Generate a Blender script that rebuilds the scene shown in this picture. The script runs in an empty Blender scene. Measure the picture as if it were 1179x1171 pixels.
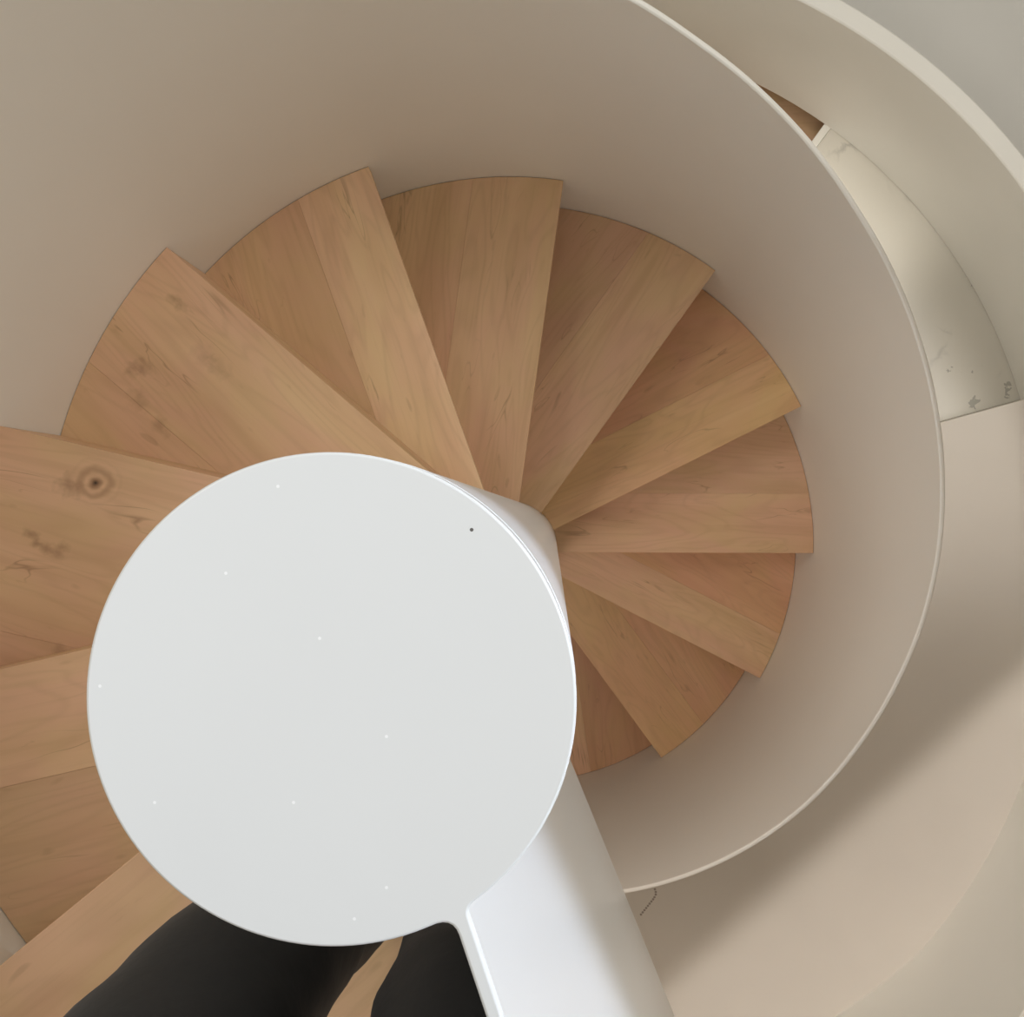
import bpy, bmesh, math, random
from math import sin, cos, radians as R_, pi, sqrt, asin, tan
from mathutils import Vector, Matrix

random.seed(7)
SC = bpy.context.scene
COL = SC.collection

# ------------------------------------------------------------------ camera (nearly straight down the stairwell)
CAM = Vector((0.10686, 0.0892, 0.48706))
cam_d = bpy.data.cameras.new('camera')
cam_d.sensor_fit = 'HORIZONTAL'; cam_d.sensor_width = 36.0
cam_d.lens = 1178.63344 / 1179 * 36.0
cam_d.clip_start = 0.02
cam = bpy.data.objects.new('camera', cam_d); COL.objects.link(cam)
cam.location = CAM; cam.rotation_euler = (0.00458, 0.03908, 0)
SC.camera = cam

# ------------------------------------------------------------------ dimensions
NR = 0.11858            # newel radius
RO = 0.862              # inside radius of the guard
GT = 0.010              # guard thickness
H = 0.215               # riser
Z0 = 0.99496            # depth of the first tread under the newel cap
TH0, DTH = 191.6445, 27.62555
ZF = -3.575             # lower floor
ZP = -3.38              # raised pale floor
def tz(k): return -(Z0 + k*H)
def tang(k): return TH0 - k*DTH

# ------------------------------------------------------------------ materials
def srgb(r, g, b):
    f = lambda c: (c/255/12.92) if c/255 <= .04045 else ((c/255+.055)/1.055)**2.4
    return (f(r), f(g), f(b), 1)
def newmat(name):
    m = bpy.data.materials.new(name); m.use_nodes = True
    nt = m.node_tree; b = nt.nodes['Principled BSDF']
    return m, nt, b
def paint(name, col, rough=.5, bump=.02, scale=60, var=.03, spec=.5):
    m, nt, b = newmat(name); N, L = nt.nodes, nt.links
    tc = N.new('ShaderNodeTexCoord')
    n = N.new('ShaderNodeTexNoise'); n.inputs['Scale'].default_value = 2.2; n.inputs['Detail'].default_value = 3
    L.new(tc.outputs['Object'], n.inputs['Vector'])
    cr = N.new('ShaderNodeValToRGB')
    cr.color_ramp.elements[0].color = tuple(c*(1-var) for c in col[:3])+(1,)
    cr.color_ramp.elements[1].color = tuple(min(1, c*(1+var)) for c in col[:3])+(1,)
    cr.color_ramp.elements[0].position = .3; cr.color_ramp.elements[1].position = .7
    L.new(n.outputs['Fac'], cr.inputs['Fac']); L.new(cr.outputs['Color'], b.inputs['Base Color'])
    n2 = N.new('ShaderNodeTexNoise'); n2.inputs['Scale'].default_value = scale; n2.inputs['Detail'].default_value = 2
    L.new(tc.outputs['Object'], n2.inputs['Vector'])
    bp = N.new('ShaderNodeBump'); bp.inputs['Strength'].default_value = bump; bp.inputs['Distance'].default_value = .01
    L.new(n2.outputs['Fac'], bp.inputs['Height']); L.new(bp.outputs['Normal'], b.inputs['Normal'])
    b.inputs['Roughness'].default_value = rough
    b.inputs['Specular IOR Level'].default_value = spec
    return m, nt, b, tc, cr

def math_(nt, op, a, b=None, clamp=False):
    n = nt.nodes.new('ShaderNodeMath'); n.operation = op; n.use_clamp = clamp
    for i, v in enumerate((a, b)):
        if v is None: continue
        if isinstance(v, (int, float)): n.inputs[i].default_value = v
        else: nt.links.new(v, n.inputs[i])
    return n.outputs[0]
def mix(nt, fac, a, b, mode='MIX'):
    n = nt.nodes.new('ShaderNodeMix'); n.data_type = 'RGBA'; n.blend_type = mode
    for i, v in ((0, fac), (6, a), (7, b)):
        if isinstance(v, (int, float, tuple)): n.inputs[i].default_value = v
        else: nt.links.new(v, n.inputs[i])
    return n.outputs[2]

def dots(nt, tc, base, pts, col, wobble=0.0):
    """small specks of dirt / paint nibs at given local points"""
    out = base
    for (x, y, r) in pts:
        d = nt.nodes.new('ShaderNodeVectorMath'); d.operation = 'DISTANCE'
        mp = nt.nodes.new('ShaderNodeMapping'); mp.inputs['Scale'].default_value = (1, 1, 0)
        src = tc.outputs['Object']
        if wobble:
            wn = nt.nodes.new('ShaderNodeTexNoise'); wn.inputs['Scale'].default_value = 38; wn.inputs['Detail'].default_value = 3
            nt.links.new(src, wn.inputs['Vector'])
            sc_ = nt.nodes.new('ShaderNodeVectorMath'); sc_.operation = 'MULTIPLY_ADD'
            nt.links.new(wn.outputs['Color'], sc_.inputs[0]); sc_.inputs[1].default_value = (wobble,)*3; nt.links.new(src, sc_.inputs[2])
            src = sc_.outputs[0]; x += wobble*.5; y += wobble*.5
        nt.links.new(src, mp.inputs['Vector'])
        nt.links.new(mp.outputs[0], d.inputs[0]); d.inputs[1].default_value = (x, y, 0)
        f = math_(nt, 'LESS_THAN', d.outputs['Value'], r)
        out = mix(nt, f, out, col)
    return out

WHITE = (.80, .79, .765, 1)
M_white = paint('guard_paint', (.872, .848, .785, 1), .45, .015, 40, .015)[0]
M_newel, _nt, _b, _tc, _cr = paint('newel_gloss_paint', (.765, .77, .765, 1), .28, .012, 25, .012)
def capxy(u, v):   # where a pixel of the cap lies on the cap (its plane is z = 0)
    M = cam.rotation_euler.to_matrix()
    d = M @ Vector(((u-589.5)/1178.63, -(v-585.5)/1178.63, -1))
    P = CAM + d*((0-CAM.z)/d.z); return P.x, P.y
_c = dots(_nt, _tc, _cr.outputs['Color'], [capxy(543, 610)+(.0009,)], (.12, .11, .10, 1))
_c = dots(_nt, _tc, _c, [capxy(u, v)+(.0008,) for u, v in ((445, 1022), (445, 848), (320, 560), (178, 924), (408, 1058), (260, 660), (368, 735), (338, 924), (115, 790))], (.93, .93, .93, 1))
_nt.links.new(_c, _b.inputs['Base Color'])
M_wall = paint('room_plaster', (.87, .845, .785, 1), .7, .03, 50, .02, .3)[0]
def floorxy(u, v, z):
    d = cam.rotation_euler.to_matrix() @ Vector(((u-589.5)/1178.63, -(v-585.5)/1178.63, -1))
    P = CAM + d*((z-CAM.z)/d.z); return P.x, P.y
M_pale, _nt, _b, _tc, _cr = paint('pale_floor_screed', (.74, .685, .62, 1), .6, .02, 30, .03, .3)
_c = dots(_nt, _tc, _cr.outputs['Color'], [floorxy(u, v, ZP)+(.0045,) for u, v in ((754, 1024), (755, 1027), (755, 1030), (753.5, 1033), (752, 1035.5), (750, 1038), (748, 1040.5), (746, 1043), (744, 1045.5), (742, 1048), (740, 1050.5), (738, 1053))], (.36, .31, .27, 1))
_nt.links.new(_c, _b.inputs['Base Color'])
M_dark = paint('outer_floor_paint', (.70, .68, .64, 1), .7, .02, 30, .02, .3)[0]

def marble():
    m, nt, b = newmat('veined_marble'); N, L = nt.nodes, nt.links
    tc = N.new('ShaderNodeTexCoord')
    n = N.new('ShaderNodeTexNoise'); n.inputs['Scale'].default_value = 2.4; n.inputs['Detail'].default_value = 6; n.inputs['Distortion'].default_value = 1.2
    L.new(tc.outputs['Object'], n.inputs['Vector'])
    v = math_(nt, 'ABSOLUTE', math_(nt, 'SUBTRACT', n.outputs['Fac'], .5))
    v = math_(nt, 'SUBTRACT', 1.0, math_(nt, 'MULTIPLY', v, 34.0, True), True)
    n2 = N.new('ShaderNodeTexNoise'); n2.inputs['Scale'].default_value = 5; L.new(tc.outputs['Object'], n2.inputs['Vector'])
    g = math_(nt, 'MULTIPLY', math_(nt, 'SUBTRACT', n2.outputs['Fac'], .56), 5.0, True)
    f = math_(nt, 'MULTIPLY', v, g)
    n3 = N.new('ShaderNodeTexNoise'); n3.inputs['Scale'].default_value = 1.3; L.new(tc.outputs['Object'], n3.inputs['Vector'])
    base = mix(nt, n3.outputs['Fac'], (.74, .70, .62, 1), (.64, .61, .54, 1))
    c = mix(nt, math_(nt, 'MULTIPLY', f, .6), base, (.20, .19, .18, 1))
    c = dots(nt, tc, c, [floorxy(u, v, ZF)+(r,) for u, v, r in ((1121, 466, .016), (1118, 460, .010), (1125, 461, .009), (1119, 472, .008), (1160, 450, .013), (1161, 443, .009), (1159, 457, .008), (1177, 462, .014), (1122, 428, .007), (1095, 425, .006), (1118, 330, .006))], (.44, .42, .37, 1), .07)
    L.new(c, b.inputs['Base Color'])
    b.inputs['Roughness'].default_value = .25
    return m
M_marble = marble()

def maple(name, knots=(), tone=1.0, dabs=(), hue=(1, 1, 1)):
    m, nt, b = newmat(name); N, L = nt.nodes, nt.links
    tc = N.new('ShaderNodeTexCoord'); oi = N.new('ShaderNodeObjectInfo')
    off = N.new('ShaderNodeCombineXYZ')
    L.new(math_(nt, 'MULTIPLY', oi.outputs['Random'], 31.0), off.inputs[0])
    L.new(math_(nt, 'MULTIPLY', oi.outputs['Random'], 17.0), off.inputs[1])
    add = N.new('ShaderNodeVectorMath'); L.new(tc.outputs['Object'], add.inputs[0]); L.new(off.outputs[0], add.inputs[1])
    def noise(sc, scale, detail=3, dist=0.0):
        mp = N.new('ShaderNodeMapping'); mp.inputs['Scale'].default_value = sc
        L.new(add.outputs[0], mp.inputs['Vector'])
        n = N.new('ShaderNodeTexNoise'); n.inputs['Scale'].default_value = scale; n.inputs['Detail'].default_value = detail
        n.inputs['Distortion'].default_value = dist
        L.new(mp.outputs[0], n.inputs['Vector']); return n.outputs['Fac']
    broad = noise((.7, 5, 5), 1.6, 3, .6)
    cr = N.new('ShaderNodeValToRGB'); L.new(broad, cr.inputs['Fac'])
    e = cr.color_ramp.elements
    e[0].position = .30; e[0].color = (.65*tone, .425*tone, .272*tone, 1)
    e[1].position = .70; e[1].color = (.78*tone, .55*tone, .37*tone, 1)
    k = e.new(.5); k.color = (.72*tone, .485*tone, .318*tone, 1)
    col = cr.outputs['Color']
    tint = N.new('ShaderNodeValToRGB'); L.new(noise((2.2, 4.5, 4.5), 1.5, 3, .8), tint.inputs['Fac'])
    tint.color_ramp.elements[0].position = .36; tint.color_ramp.elements[0].color = (1.02, .965, .97, 1)
    tint.color_ramp.elements[1].position = .64; tint.color_ramp.elements[1].color = (1.0, 1.03, .91, 1)
    col = mix(nt, 1.0, col, tint.outputs['Color'], 'MULTIPLY')
    col = mix(nt, 1.0, col, tuple(hue)+(1,), 'MULTIPLY')
    # figure: soft wavy growth rings
    fg = noise((1.3, 6.5, 6.5), 1.1, 2, .9)
    wv = math_(nt, 'MULTIPLY', math_(nt, 'ADD', math_(nt, 'SINE', math_(nt, 'MULTIPLY', fg, 75.0)), 1.0), .5)
    col = mix(nt, math_(nt, 'MULTIPLY', math_(nt, 'POWER', wv, 3.0), .13), col, (.40, .24, .13, 1))
    # fine grain
    fine = noise((2.5, 60, 60), 2.0, 4, .2)
    ff = math_(nt, 'MULTIPLY', math_(nt, 'SUBTRACT', fine, .52), 2.2, True)
    col = mix(nt, math_(nt, 'MULTIPLY', ff, .22), col, (.36, .20, .10, 1))
    # mineral streaks and flecks
    st = noise((1.6, 11, 11), 1.7, 2, 1.5)
    s1 = math_(nt, 'SUBTRACT', 1.0, math_(nt, 'MULTIPLY', math_(nt, 'ABSOLUTE', math_(nt, 'SUBTRACT', st, .5)), 60.0, True), True)
    gate = math_(nt, 'MULTIPLY', math_(nt, 'SUBTRACT', noise((2.0, 5, 5), 2.6, 1), .56), 6.0, True)
    col = mix(nt, math_(nt, 'MULTIPLY', math_(nt, 'MULTIPLY', s1, gate), .55), col, (.24, .13, .07, 1))
    fl = noise((14, 40, 40), 1.0, 1)
    f1 = math_(nt, 'MULTIPLY', math_(nt, 'SUBTRACT', fl, .72), 14.0, True)
    col = mix(nt, math_(nt, 'MULTIPLY', f1, .22), col, (.26, .14, .075, 1))
    # board-to-board tint
    tr = N.new('ShaderNodeValToRGB'); L.new(oi.outputs['Random'], tr.inputs['Fac'])
    te = tr.color_ramp.elements
    te[0].color = (.93, .90, .88, 1); te[1].color = (1.03, 1.04, 1.0, 1)
    t2 = te.new(.5); t2.color = (1.0, .95, .91, 1)
    col = mix(nt, 1.0, col, tr.outputs['Color'], 'MULTIPLY')
    for (x, y, r) in knots:
        mp = N.new('ShaderNodeMapping'); mp.inputs['Scale'].default_value = (1, 1.15, 0)
        wob = N.new('ShaderNodeTexNoise'); wob.inputs['Scale'].default_value = 22; L.new(tc.outputs['Object'], wob.inputs['Vector'])
        L.new(tc.outputs['Object'], mp.inputs['Vector'])
        d = N.new('ShaderNodeVectorMath'); d.operation = 'DISTANCE'
        L.new(mp.outputs[0], d.inputs[0]); d.inputs[1].default_value = (x, y*1.15, 0)
        dd = math_(nt, 'ADD', d.outputs['Value'], math_(nt, 'MULTIPLY', math_(nt, 'SUBTRACT', wob.outputs['Fac'], .5), r*.9))
        q = math_(nt, 'DIVIDE', dd, r)
        ring = math_(nt, 'MULTIPLY', math_(nt, 'ADD', math_(nt, 'SINE', math_(nt, 'MULTIPLY', q, 9.0)), 1.0), .5)
        fall = math_(nt, 'SUBTRACT', 1.0, math_(nt, 'MULTIPLY', q, .62), True)
        col = mix(nt, math_(nt, 'MULTIPLY', math_(nt, 'MULTIPLY', ring, fall), .85), col, (.25, .125, .06, 1))
        core = math_(nt, 'SUBTRACT', 1.0, math_(nt, 'MULTIPLY', q, 5.0), True)
        col = mix(nt, math_(nt, 'MULTIPLY', core, 1.2, True), col, (.07, .04, .025, 1))
    for (x, y, r, st) in dabs:
        wob = N.new('ShaderNodeTexNoise'); wob.inputs['Scale'].default_value = 60; L.new(tc.outputs['Object'], wob.inputs['Vector'])
        mp = N.new('ShaderNodeMapping'); mp.inputs['Scale'].default_value = (1, 1.3, 0); L.new(tc.outputs['Object'], mp.inputs['Vector'])
        d = N.new('ShaderNodeVectorMath'); d.operation = 'DISTANCE'
        L.new(mp.outputs[0], d.inputs[0]); d.inputs[1].default_value = (x, y*1.3, 0)
        q = math_(nt, 'DIVIDE', math_(nt, 'ADD', d.outputs['Value'], math_(nt, 'MULTIPLY', math_(nt, 'SUBTRACT', wob.outputs['Fac'], .5), r*1.6)), r)
        f = math_(nt, 'MULTIPLY', math_(nt, 'SUBTRACT', 1.0, q, True), st*.55)
        col = mix(nt, f, col, (.20, .10, .05, 1))
    L.new(col, b.inputs['Base Color'])
    b.inputs['Roughness'].default_value = .42
    b.inputs['Specular IOR Level'].default_value = .35
    bp = N.new('ShaderNodeBump'); bp.inputs['Strength'].default_value = .05; bp.inputs['Distance'].default_value = .003
    L.new(fine, bp.inputs['Height']); L.new(bp.outputs['Normal'], b.inputs['Normal'])
    return m
M_maple = maple('maple_board')

def cloth(name, col, rough=.85, sheen=.2, scale=90):
    m, nt, b = newmat(name); N, L = nt.nodes, nt.links
    tc = N.new('ShaderNodeTexCoord')
    n = N.new('ShaderNodeTexNoise'); n.inputs['Scale'].default_value = scale; n.inputs['Detail'].default_value = 4
    L.new(tc.outputs['Object'], n.inputs['Vector'])
    n2 = N.new('ShaderNodeTexNoise'); n2.inputs['Scale'].default_value = 9; n2.inputs['Detail'].default_value = 5
    L.new(tc.outputs['Object'], n2.inputs['Vector'])
    c = mix(nt, n2.outputs['Fac'], tuple(x*.7 for x in col[:3])+(1,), tuple(x*1.4 for x in col[:3])+(1,))
    L.new(c, b.inputs['Base Color'])
    b.inputs['Roughness'].default_value = rough; b.inputs['Sheen Weight'].default_value = sheen
    bp = N.new('ShaderNodeBump'); bp.inputs['Strength'].default_value = .25; bp.inputs['Distance'].default_value = .002
    L.new(n.outputs['Fac'], bp.inputs['Height']); L.new(bp.outputs['Normal'], b.inputs['Normal'])
    return m
M_trouser = cloth('black_cotton', (.0165, .0155, .0155, 1), .75, .08)
M_jacket = cloth('charcoal_wool', (.02, .02, .022, 1))
M_skin = paint('skin', (.58, .36, .27, 1), .5, .05, 150, .04)[0]
M_hair = cloth('dark_hair', (.03, .02, .014, 1), .5, .1, 200)
M_shoe = paint('shoe_leather', (.018, .016, .015, 1), .4, .05, 120, .1)[0]
M_eye = paint('eye_dark', (.03, .025, .02, 1), .15, .0, 50, .0)[0]
M_lip = paint('lips', (.42, .18, .15, 1), .45, .03, 90, .03)[0]
M_seam = paint('caulk_seam', (.30, .30, .29, 1), .6, .0, 50, .02)[0]

# ------------------------------------------------------------------ helpers
def link(name, bm, mat, parent=None, smooth=None, bevel=0, loc=None, rotz=0, seg=2):
    me = bpy.data.meshes.new(name)
    bmesh.ops.recalc_face_normals(bm, faces=bm.faces[:])
    bm.to_mesh(me); bm.free()
    me.materials.append(mat)
    o = bpy.data.objects.new(name, me); COL.objects.link(o)
    if parent: o.parent = parent
    if loc: o.location = loc
    o.rotation_euler.z = rotz
    if bevel:
        b = o.modifiers.new('bevel', 'BEVEL'); b.width = bevel; b.segments = seg; b.limit_method = 'ANGLE'; b.angle_limit = R_(40)
    if smooth is not None:
        for p in me.polygons: p.use_smooth = True
        try: me.set_sharp_from_angle(angle=R_(smooth))
        except Exception: pass
    return o
def empty(name, loc=(0, 0, 0), rotz=0):
    o = bpy.data.objects.new(name, None); COL.objects.link(o); o.location = loc; o.rotation_euler.z = rotz
    o.empty_display_size = .1
    return o
def tag(o, label, cat, group=None):
    o['label'] = label; o['category'] = cat
    if group: o['group'] = group
    return o
def struct(o): o['kind'] = 'structure'; return o
def prism(pts, z0, z1):
    bm = bmesh.new()
    lo = [bm.verts.new((x, y, z0)) for x, y in pts]; hi = [bm.verts.new((x, y, z1)) for x, y in pts]
    n = len(pts)
    bm.faces.new(hi); bm.faces.new(lo[::-1])
    for i in range(n): bm.faces.new((lo[i], lo[(i+1) % n], hi[(i+1) % n], hi[i]))
    return bm
def pol(r, a): return (r*cos(R_(a)), r*sin(R_(a)))
def arc(r, a0, a1, step=2.0):
    n = max(2, int(abs(a1-a0)/step)+1)
    return [pol(r, a0+(a1-a0)*i/(n-1)) for i in range(n)]
def sector_ring(ri, ro, a0, a1, z0, z1, step=2.0):
    """annular slab; built as quads so that it stays well formed"""
    bm = bmesh.new(); n = max(2, int(abs(a1-a0)/step)+1)
    f = lambda v, a: v(a) if callable(v) else v
    rows = []
    for i in range(n):
        a = a0+(a1-a0)*i/(n-1)
        p = pol(f(ri, a), a); q = pol(f(ro, a), a)
        rows.append([bm.verts.new((p[0], p[1], f(z0, a))), bm.verts.new((q[0], q[1], f(z0, a))),
                     bm.verts.new((q[0], q[1], f(z1, a))), bm.verts.new((p[0], p[1], f(z1, a)))])
    for i in range(n-1):
        A, B = rows[i], rows[i+1]
        for j in range(4): bm.faces.new((A[j], A[(j+1) % 4], B[(j+1) % 4], B[j]))
    bm.faces.new(rows[0]); bm.faces.new(rows[-1][::-1])
    return bm

# ------------------------------------------------------------------ maple treads
WORDS = ['topmost', 'second', 'third', 'fourth', 'fifth', 'sixth', 'seventh', 'eighth', 'ninth', 'tenth', 'eleventh', 'twelfth']
LOOK = ['topmost maple tread of the spiral stair, just below the landing the person stands on',
        'second maple tread down from the landing, with a large dark round knot',
        'third maple tread down from the landing, long dark streaks in its grain, visible riser',
        'fourth maple tread down from the landing, pale front board, wide darker back wedge',
        'fifth maple tread down from the landing, its nosing pointing straight up the picture',
        'sixth maple tread down from the landing, pinkish back wedge, nosing aimed at the upper right',
        'seventh maple tread down, yellowish front board before a darker red back wedge',
        'eighth maple tread down, nosing running level to the right of the newel',
        'ninth maple tread down, reddish, nosing sloping to the lower right',
        'tenth maple tread down, yellowish front board with a small knot at its outer end',
        'lowest maple tread in view, reddish wedge half hidden under the white newel cap',
        'bottom maple tread beneath the landing, hidden behind the white panel']
FRONT = [.17, .335, .26, .163, .205, .19, .162, .172, .15, .178, .165, .165]
SKEW = [.03, .05, .055, .015, .018, .014, .012, .028, .04, .06, .05]
SETB = [.0, .0, .0, .012, .012, .014, .016, .016, .016, .016, .016, .016]
def treadxy(u, v, k):   # a photographed point on tread k in the tread's own frame
    d = cam.rotation_euler.to_matrix() @ Vector(((u-589.5)/1178.63, -(v-585.5)/1178.63, -1))
    P = CAM + d*((tz(k)-CAM.z)/d.z); a = R_(-tang(k))
    return (P.x*cos(a)-P.y*sin(a), P.x*sin(a)+P.y*cos(a))
KN = {1: maple('maple_knotty_board', [treadxy(110, 556, 1)+(.030,)], 1.0,
               [treadxy(80, 560, 1)+(.030, .8), treadxy(36, 616, 1)+(.016, .9), treadxy(41, 626, 1)+(.012, .9), treadxy(52, 632, 1)+(.016, .7), treadxy(66, 636, 1)+(.020, .8), treadxy(74, 630, 1)+(.014, .6), treadxy(70, 750, 1)+(.02, .6)]),
      2: maple('maple_streaked_board', (), 1.0, [treadxy(163, 423, 2)+(.025, .9), treadxy(150, 428, 2)+(.02, .6), treadxy(160, 460, 2)+(.03, .5), treadxy(185, 490, 2)+(.025, .6), treadxy(200, 345, 2)+(.018, .6), treadxy(208, 352, 2)+(.016, .6), treadxy(235, 410, 2)+(.03, .4), treadxy(252, 424, 2)+(.03, .4)])}
M_mapleA = maple('maple_board_warm', (), .93)
M_mapleB = maple('maple_board_pale', (), 1.07)
M_mapleR = maple('maple_board_red', (), .90, (), (1.03, .92, .86))
M_mapleY = maple('maple_board_yellow', (), 1.03, (), (1.0, 1.0, .88))
TT = .032
RT = RO - .0012
RI = NR + .0008
for k in range(0, 11):
    A = R_(DTH); OV = .034; bk = lambda r: (r*cos(A)-OV*sin(A), r*sin(A)+OV*cos(A))
    AE = A + asin(OV/RT)
    t = empty('stair_tread', (0, 0, tz(k)), R_(tang(k)))
    tag(t, LOOK[k], 'stair tread', 'maple winder treads of the spiral stair')
    w = FRONT[k]
    g = .0001
    xb = (w-OV/cos(A))/tan(A)
    # front board along the nosing
    a1 = asin((w-g)/RT)
    sk = SKEW[k]; dn = lambda x, y: (x, y - sk*(RT-x))
    o0 = sk*(RT-RI)
    pts = [(sqrt(RI*RI-o0*o0), -o0)] + [(RT*cos(a1*i/8), RT*sin(a1*i/8)) for i in range(9)] + [dn(xb, w-g), bk(RI+.002)]
    pts += [(RI*cos(A*j/6), RI*sin(A*j/6)) for j in range(5, -1, -1)]
    fm = KN.get(k, M_mapleY if k in (6, 9) else M_mapleB if k in (3, 0) else M_maple)
    link('front_board', prism(pts, -TT, 0), fm, t, bevel=.0005)
    a0 = asin((w+g)/RT)
    pts = [dn(xb+.0006, w+g)] + [(RT*cos(a0+(AE-a0)*i/8), RT*sin(a0+(AE-a0)*i/8)) for i in range(9)]
    bmat = KN.get(k, M_mapleR if k in (6, 8, 9, 10) else M_mapleA if k in (0, 5, 6, 7, 8, 9, 10) else M_maple)
    link('back_board', prism(pts, -TT, 0), bmat, t, bevel=.0003)
    s = SETB[k]
    pts = [dn(RI+.004, s), dn(RT-.001, s), dn(RT-.001, s+.016), dn(RI+.004, s+.016)]
    link('riser', prism(pts, -H+.0005, -TT-.0003), M_maple, t, bevel=.0008)

# ------------------------------------------------------------------ guard: thin white sheet sweeping down around the treads
GZ = [(-150, -2.52), (-69.6, -1.975), (-59.6, -1.915), (-49.2, -1.852), (-39.5, -1.796), (-28.7, -1.742), (-18.4, -1.683), (-9.3, -1.622),
      (0.3, -1.560), (9.3, -1.505), (18.1, -1.448), (28.8, -1.375), (35.3, -1.328), (44.3, -1.262), (53.2, -1.184), (61.9, -1.112),
      (68.2, -1.062), (74.5, -1.005), (90, -.89), (120, -.68), (160, -.36), (200, -.08), (215, 0), (240, 0)]
def guard_top(a):
    for (a0, z0), (a1, z1) in zip(GZ, GZ[1:]):
        if a <= a1: break
    return z0 + (z1-z0)*(a-a0)/(a1-a0)
bm = sector_ring(RO, RO+GT, -150, 236, ZF+.001, guard_top, 1.5)
tag(link('stair_guard', bm, M_white, smooth=40, bevel=.003), 'tall white curved guard sheet sweeping down around the outside of the maple treads', 'stair guard')

# ------------------------------------------------------------------ newel with its cap and the thin panel that grows out of it
nw = empty('newel_post', (0, 0, ZF))
tag(nw, 'round white newel post with flat glossy cap and a thin straight panel', 'newel post')
U = Vector((.32, -.9474)); NN = Vector((.9474, .32))
P_R = Vector((.0665, -.1006)); P_L = P_R - NN*.0075
PL = 1.75
def outline(grow=0.0):
    r = NR+grow
    pr = P_R + NN*grow; pl = P_L - NN*grow
    def hit(p):   # where the panel line leaves the circle
        b = p.dot(U); c = p.dot(p)-r*r
        return p + U*(-b+sqrt(max(0, b*b-c)))
    hr, hl = hit(pr), hit(pl)
    aR = math.degrees(math.atan2(hr.y, hr.x)); aL = math.degrees(math.atan2(hl.y, hl.x))
    pts = []
    # right corner, small cove
    s = pol(r, aR+3.0); c0 = hr; e = hr+U*.005
    def bez(a, b, c, n=6):
        a, b, c = Vector(a), Vector(b), Vector(c)
        return [tuple(a*(1-t)**2+b*2*t*(1-t)+c*t*t) for t in [i/n for i in range(n+1)]]
    e_r = pr+U*PL; e_l = pl+U*PL
    pts += [tuple(e_r)] + bez(e, c0, s)
    pts += arc(r, aR+4, aL+360-7, 2.5)
    pts += bez(pol(r, aL-6), hl, hl+U*.010)
    pts += [tuple(e_l)]
    return pts
bm = prism(outline(.0), -.020, 0)
cap = link('cap', bm, M_newel, nw, smooth=30, bevel=.0014, loc=(0, 0, -ZF), seg=3)
bm = prism(arc(NR+.0003, 0, 357, 3), 0, -ZF-.0232)
link('shaft', bm, M_newel, nw, smooth=40, bevel=.0005)
bm = prism(arc(NR-.0003, 0, 357, 3), -ZF-.0234, -ZF-.0198)
link('joint', bm, M_seam, nw)
# panel below the cap: straight top, bottom edge that drops away outward
bm = bmesh.new()
def panel_bottom(t): return max(-2.35, -.978-.827*t)
ts = [-.006, .2, .4, .6, .8, 1.0, 1.2, 1.4, 1.6, PL]
rows = []
for t in ts:
    a = P_L + U*t - NN*.0003; b = P_R + U*t + NN*.0004
    zb = panel_bottom(t); zt = -.0022
    rows.append([bm.verts.new((p.x, p.y, z-ZF)) for p, z in ((a, zb), (b, zb), (b, zt), (a, zt))])
for i in range(len(rows)-1):
    A_, B_ = rows[i], rows[i+1]
    for j in range(4): bm.faces.new((A_[j], A_[(j+1) % 4], B_[(j+1) % 4], B_[j]))
bm.faces.new(rows[0]); bm.faces.new(rows[-1][::-1])
link('guard_panel', bm, M_newel, nw, bevel=.001)

# ------------------------------------------------------------------ landing the person stands on
ZL = tz(-1); LA = tang(-1)
def rot2(p, a): return (p[0]*cos(a)-p[1]*sin(a), p[0]*sin(a)+p[1]*cos(a))
pl_in = P_L + U*.03 - NN*.002; pl_out = P_L + U*(PL+.0) - NN*.002
world_pts = [pol(RI, LA)] + [pol(RT, LA)] + arc(RT, LA+1, 236.5, 2) + [(-.5, -.80), (-3.1, -.80), (-3.1, -3.1), (pl_out.x+.45, -3.1), tuple(pl_out), tuple(pl_in)]
aE = math.degrees(math.atan2(pl_in.y, pl_in.x)) + 360
world_pts += [pol(RI, a) for a in (286, 272, 258, 244, 231)]
# in the landing's own frame x runs along the nosing, so the grain does too
loc_pts = [rot2(p, -R_(LA)) for p in world_pts]
land = link('floor_landing', prism(loc_pts, -.18, 0), M_mapleB, loc=(0, 0, ZL), rotz=R_(LA), bevel=.0015)
struct(land)

struct(link('floor_upper_blocker', prism([(.87, .75), (3.6, .75), (3.6, -3.1), (1.3, -3.1), (.87, -1.9)], ZL-.18, ZL), M_maple))  # unseen stretch of upper floor, shaped to keep sky light off the lower level
# ------------------------------------------------------------------ lower level: marble, raised pale floor, low curved wall, steps going down
def drum_r(a):
    if a > -10: return 2.0
    return 2.0 + .13*min(1, (-10-a)/36)
EDGE, MARB = 54.0, 15.4
struct(link('floor_marble', sector_ring(RO+GT+.002, lambda a: drum_r(a)+.01, MARB+.0, EDGE-.9, ZF-.12, ZF), M_marble, bevel=.002))
struct(link('trim_1', sector_ring(RO+GT+.002, lambda a: drum_r(a)+.01, EDGE-.88, EDGE, ZF-.12, ZF+.001, .3), M_white, bevel=.003))
struct(link('floor', sector_ring(RO+GT+.002, lambda a: drum_r(a)+.02, -175, MARB-.02, ZF-.12, ZP), M_pale, bevel=.004))
struct(link('floor_marble', sector_ring(RO+GT+.002, 2.01, 112, 184.9, ZF-.12, ZF), M_marble))
bm = sector_ring(0.001, RO+GT+.0015, -180, 180, ZF-.14, ZF-.001, 6)
struct(link('floor_marble', bm, M_marble))
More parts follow.
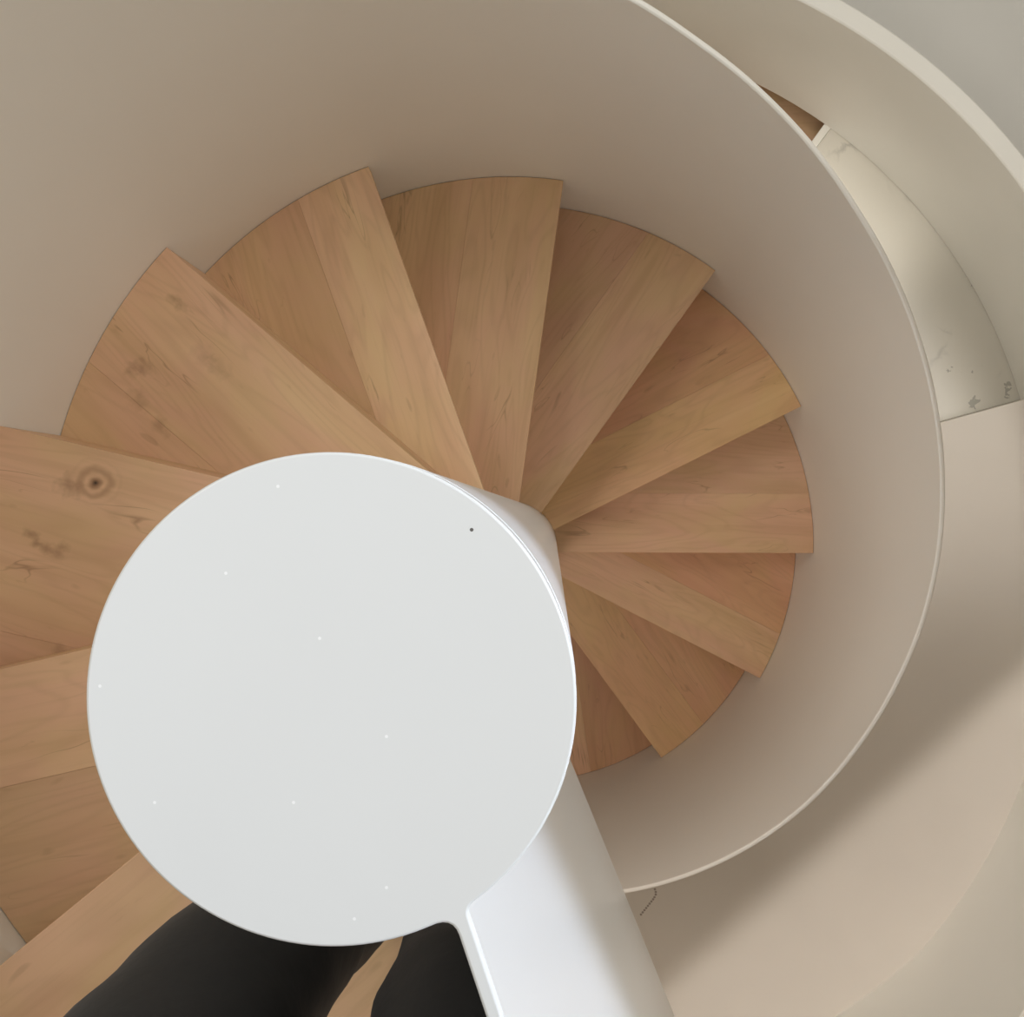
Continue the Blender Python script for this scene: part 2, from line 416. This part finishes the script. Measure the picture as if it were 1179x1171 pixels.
def rim_z(a): return -2.905 + .19*max(0, min(1, (-8-a)/36))
struct(link('wall_curved', sector_ring(drum_r, lambda a: drum_r(a)+.066, -176, 184, lambda a: ZF, rim_z, 2), M_wall, smooth=40, bevel=.006))
bm2 = sector_ring(lambda a: drum_r(a)+.068, 6.15, -180, 180, ZF-.06, ZF-.02, 4)
struct(link('floor_outer', bm2, M_dark))
for i in range(2):
    t = empty('lower_step', (0, 0, ZF-.20*(i+1)))
    tag(t, ['wooden step showing in the narrow gap beyond the marble floor edge', 'second wooden step lower down behind the marble floor edge'][i], 'step', 'wooden steps below the lower floor')
    a0, a1 = EDGE-2+i*30, EDGE+33+i*30
    pts = arc(RO+GT+.004, a0, a1, 3) + arc(2.5, a1, a0, 2)
    link('board', prism(pts, -.04, 0), M_mapleA, t, bevel=.002)
    pts = arc(RO+GT+.006, a1-1.4, a1-.6, .4) + arc(2.49, a1-.6, a1-1.4, .4)
    link('riser', prism(pts, -.20, -.041), M_mapleA, t)
# room shell
W = 6.2
for nm, x0, x1, y0, y1 in (('wall_left', -W-.2, -W, -W, W), ('wall_right', W, W+.2, -W, W), ('wall_back', -W, W, W, W+.2), ('wall_front', -W, W, -W-.2, -W)):
    struct(link(nm, prism([(x0, y0), (x1, y0), (x1, y1), (x0, y1)], ZF-.8, 1.4), M_wall))
struct(link('floor_lower', prism([(-W, -W), (W, -W), (W, W), (-W, W)], ZF-.82, ZF-.62), M_dark))

# ------------------------------------------------------------------ person (photographer) standing on the landing, facing the newel
def skin_obj(name, nodes, edges, mat, parent, root=0, sub=2, smooth_f=None):
    me = bpy.data.meshes.new(name)
    me.from_pydata([n[:3] for n in nodes], edges, [])
    me.materials.append(mat)
    o = bpy.data.objects.new(name, me); COL.objects.link(o); o.parent = parent
    sk = o.modifiers.new('skin', 'SKIN'); sk.use_smooth_shade = True
    lay = me.skin_vertices[0] if me.skin_vertices else None
    if lay is None:
        bm = bmesh.new(); bm.from_mesh(me); bm.verts.layers.skin.verify(); bm.to_mesh(me); bm.free(); lay = me.skin_vertices[0]
    for i, n in enumerate(nodes):
        r = n[3]; lay.data[i].radius = r if isinstance(r, tuple) else (r, r)
        lay.data[i].use_root = (i == root)
    s = o.modifiers.new('sub', 'SUBSURF'); s.levels = sub; s.render_levels = sub
    return o
LZ = ZL
pe = empty('person', (-.05, -.33, LZ))
tag(pe, 'person in black trousers standing on the landing behind the newel', 'person')
# local frame: x right, y forward (towards the newel), z up from the landing
HX = .093
body = [(0, -.10, .93, .085), (0, -.12, 1.10, .085), (0, -.11, 1.27, .10), (0, -.10, 1.40, .07), (0, -.085, 1.47, .05), (0, -.07, 1.53, .055),
        (0, -.05, 1.60, .080), (0, -.055, 1.66, .082), (0, -.06, 1.71, .055)]
ed = [(i, i+1) for i in range(8)]
def chain(nodes, edges, start, pts):
    p = start
    for q in pts:
        nodes.append(q); edges.append((p, len(nodes)-1)); p = len(nodes)-1
    return p
hands = []
for s in (-1, 1):
    chain(body, ed, 0, [(s*.085, -.06, .84, .055), (s*.086, .0, .50, .035), (s*.080, .0, .28, .030), (s*.058, -.005, .10, .026)])
    w = chain(body, ed, 2, [(s*.15, -.10, 1.37, .055), (s*.20, -.09, 1.33, .045), (s*.235, -.02, 1.10, .037), (s*.16, .13, 1.25, .029), (s*.13, .20, 1.315, .024)])
    hands.append((s, w))
skin_obj('body', body, ed, M_skin, pe)
def hand(s):
    nodes = [(s*.13, .20, 1.315, .022), (s*.122, .235, 1.335, (.030, .016)), (s*.115, .265, 1.345, (.034, .014))]
    e = [(0, 1), (1, 2)]
    base = Vector((s*.113, .275, 1.347))
    for j, (dx, L) in enumerate(((-.027, .062), (-.009, .074), (.009, .070), (.027, .055))):
        x = base.x + dx
        chain(nodes, e, 2, [(x, .285, 1.350, .0095), (x, .285+L*.45, 1.362, .0088), (x-s*.006, .285+L*.75, 1.345, .008), (x-s*.010, .285+L*.85, 1.325, .007)])
    chain(nodes, e, 1, [(s*.085, .235, 1.338, .0105), (s*.070, .262, 1.345, .0098), (s*.062, .285, 1.348, .0085)])
    return skin_obj('hand', nodes, e, M_skin, pe, 0, 2)
for s in (-1, 1): hand(s)
# trousers: legs that taper, bent a little at the knee
tro = [(0, -.10, .93, .125), (0, -.11, 1.02, .118)]
te_ = [(0, 1)]
LEG = {-1: [(-.098, -.08, .85, .100), (-.136, -.015, .66, .106), (-.100, .048, .50, .079), (-.080, .03, .30, .074), (-.055, .01, .10, .070), (-.053, .01, .05, .068)],
       1: [(.092, -.09, .85, .088), (.100, -.01, .64, .075), (.091, .055, .50, .067), (.080, .01, .30, .060), (.060, -.02, .10, .056), (.058, -.02, .05, .054)]}
for s in (-1, 1):
    chain(tro, te_, 0, LEG[s])
tr = skin_obj('trousers', tro, te_, M_trouser, pe, 0, 3)
tx = bpy.data.textures.new('fold', 'CLOUDS'); tx.noise_scale = .11; tx.noise_depth = 1
dm = tr.modifiers.new('folds', 'DISPLACE'); dm.texture = tx; dm.strength = .010; dm.mid_level = .5; dm.texture_coords = 'LOCAL'
# jacket
ja = [(0, -.10, .94, .138), (0, -.12, 1.12, .128), (0, -.115, 1.27, .142), (0, -.10, 1.395, .085), (0, -.09, 1.44, .066)]
je = [(i, i+1) for i in range(4)]
for s in (-1, 1):
    chain(ja, je, 2, [(s*.15, -.10, 1.36, .070), (s*.205, -.09, 1.32, .062), (s*.24, -.02, 1.10, .052), (s*.165, .12, 1.24, .042), (s*.145, .165, 1.28, .040)])
skin_obj('jacket', ja, je, M_jacket, pe, 0, 2)
tx2 = bpy.data.textures.new('crease', 'MARBLE'); tx2.noise_scale = .10; tx2.turbulence = 9
dm2 = tr.modifiers.new('creases', 'DISPLACE'); dm2.texture = tx2; dm2.strength = .004; dm2.mid_level = .5; dm2.texture_coords = 'LOCAL'
# head details
def blob(name, c, r, mat, parent, seg=20):
    bm = bmesh.new(); bmesh.ops.create_uvsphere(bm, u_segments=seg, v_segments=seg//2+2, radius=1)
    for v in bm.verts: v.co = Vector((c[0]+v.co.x*r[0], c[1]+v.co.y*r[1], c[2]+v.co.z*r[2]))
    return link(name, bm, mat, parent, smooth=180)
bm = bmesh.new(); bmesh.ops.create_uvsphere(bm, u_segments=32, v_segments=20, radius=1)
for v in bm.verts:
    x, y, z = v.co
    if y > .25 and z < .45: y = .25 + (y-.25)*.2
    v.co = Vector((x*.094, -.065+y*.105, 1.665+z*.105+.004*sin(x*22)))
link('hair', bm, M_hair, pe, smooth=180)
for s in (-1, 1):
    blob('eye', (s*.032, .022, 1.625), (.013, .009, .009), M_eye, pe, 12)
    blob('ear', (s*.088, -.055, 1.61), (.012, .020, .032), M_skin, pe, 12)
blob('nose', (0, .040, 1.60), (.014, .020, .024), M_skin, pe, 14)
blob('mouth', (0, .022, 1.562), (.024, .010, .008), M_lip, pe, 14)
# shoes
for s, (fx, fy, yaw) in ((-1, (-.058, .055, 14)), (1, (.050, -.01, 2))):
    bm = bmesh.new()
    prof = [(-.095, .030, .050), (-.06, .036, .075), (0, .040, .078), (.06, .046, .055), (.12, .046, .040), (.155, .034, .032), (.172, .012, .02)]
    rows = []
    for (yy, hw, hh) in prof:
        row = []
        for i in range(13):
            a = pi*i/12
            row.append(bm.verts.new((hw*cos(a), yy, .002+hh*sin(a)**.7)))
        rows.append(row)
    for i in range(len(rows)-1):
        for j in range(12): bm.faces.new((rows[i][j], rows[i][j+1], rows[i+1][j+1], rows[i+1][j]))
        bm.faces.new((rows[i][0], rows[i+1][0], rows[i+1][12], rows[i][12]))
    bm.faces.new(rows[0]); bm.faces.new(rows[-1][::-1])
    o = link('shoe', bm, M_shoe, pe, smooth=60, loc=(fx, fy, 0), rotz=R_(yaw))

# ------------------------------------------------------------------ light
wd = bpy.data.worlds.new('world'); SC.world = wd; wd.use_nodes = True
bg = wd.node_tree.nodes['Background']
bg.inputs['Color'].default_value = (1.0, .98, .905, 1); bg.inputs['Strength'].default_value = .56
def area(name, loc, target, sx, sy, power, col=(1, 1, 1), spread=180):
    d = bpy.data.lights.new(name, 'AREA'); d.shape = 'RECTANGLE'; d.size = sx; d.size_y = sy; d.energy = power; d.color = col
    d.spread = R_(spread)
    o = bpy.data.objects.new(name, d); COL.objects.link(o); o.location = loc
    o.rotation_euler = (Vector(target)-Vector(loc)).to_track_quat('-Z', 'Y').to_euler()
    return o
area('skylight', (-1.5, 1.15, 1.7), (.6, -.45, -2.2), .9, .9, 15, (1, .96, .9))
area('side_fill', (2.9, 1.7, 2.4), (-.6, -.05, -1.0), 1.8, 1.8, 44, (1, .97, .92))  # unseen fill lamp, added to lift the left treads and guard
area('landing_fill', (-.25, -.42, -1.0), (.25, -.55, -2.6), .3, .3, 5.5, (1, .92, .85))  # added lamp hidden under the landing, brightens the lower right of the well
def aimed(name, loc, d, up, sx, sy, power, col, spread):
    o = area(name, loc, Vector(loc)+Vector(d), sx, sy, power, col, spread)
    zz = -Vector(d).normalized(); xx = Vector(up).cross(zz).normalized(); yy = zz.cross(xx)
    m = Matrix((xx, yy, zz)).transposed().to_4x4(); m.translation = loc
    o.matrix_world = m; return o
# daylight from a high window, falling steeply on the panel and cap
WD = Vector((-cos(R_(12))*cos(R_(17)), -sin(R_(12))*cos(R_(17)), -sin(R_(17))))
wb = P_R + U*.35; wb = Vector((wb.x, wb.y, -.62))
ws = Vector((U.x, U.y, -.83)); ws = (ws - WD*ws.dot(WD)).normalized(); wu = ws.cross(WD).normalized()
if wu.z < 0: wu = -wu
WH = .9
aimed('window_light', wb - WD*2.6 + wu*(WH/2), WD, wu, 1.9, WH, 4.8, (.68, .81, 1.0), 5)
# added lamps without fittings, making lit patches on the lower level
def beam(name, foot, az, el, dist, wid, dep, power, col, spread):
    d = Vector((-cos(R_(az))*cos(R_(el)), -sin(R_(az))*cos(R_(el)), -sin(R_(el))))
    aimed(name, Vector(foot)-d*dist, d, Vector((0, 0, 1)), wid, dep, power, col, spread)
beam('lower_fill', (1.42, -1.575, ZP), 132, 63, 1.4, 3.4, .90, 3.3, (1, .94, .87), 9)  # added beam for the lit part of the pale floor and wall
area('lower_fill', (*pol(1.15, 42), -1.62), (*pol(2.0, 42), -3.0), .3, .2, 3.2, (1, .96, .89))  # added wash on the curved wall, hidden behind the guard
beam('lower_fill', (1.62, .22, ZP), 5, 78, 1.9, .85, 1.0, .5, (1, .95, .89), 22)  # second added beam, lightens the pale floor near the marble
sl = Vector((*pol(.93, 57), -3.12))
area('rim_fill', sl, (*pol(1.9, 53), -3.62), .12, .08, .12, (1, .95, .86), 60)  # added hidden lamp for the glow at the curved wall's foot
beam('lower_fill', (*pol(1.72, 45), ZF), 225, 80, 1.8, .66, .5, .42, (1, .95, .86), 14)  # added beam that brightens the marble towards its edge

SC.view_settings.view_transform = 'Standard'
SC.view_settings.look = 'None'
SC.view_settings.exposure = 0.0
SC.view_settings.gamma = 1.0
SC.view_settings.use_curve_mapping = False
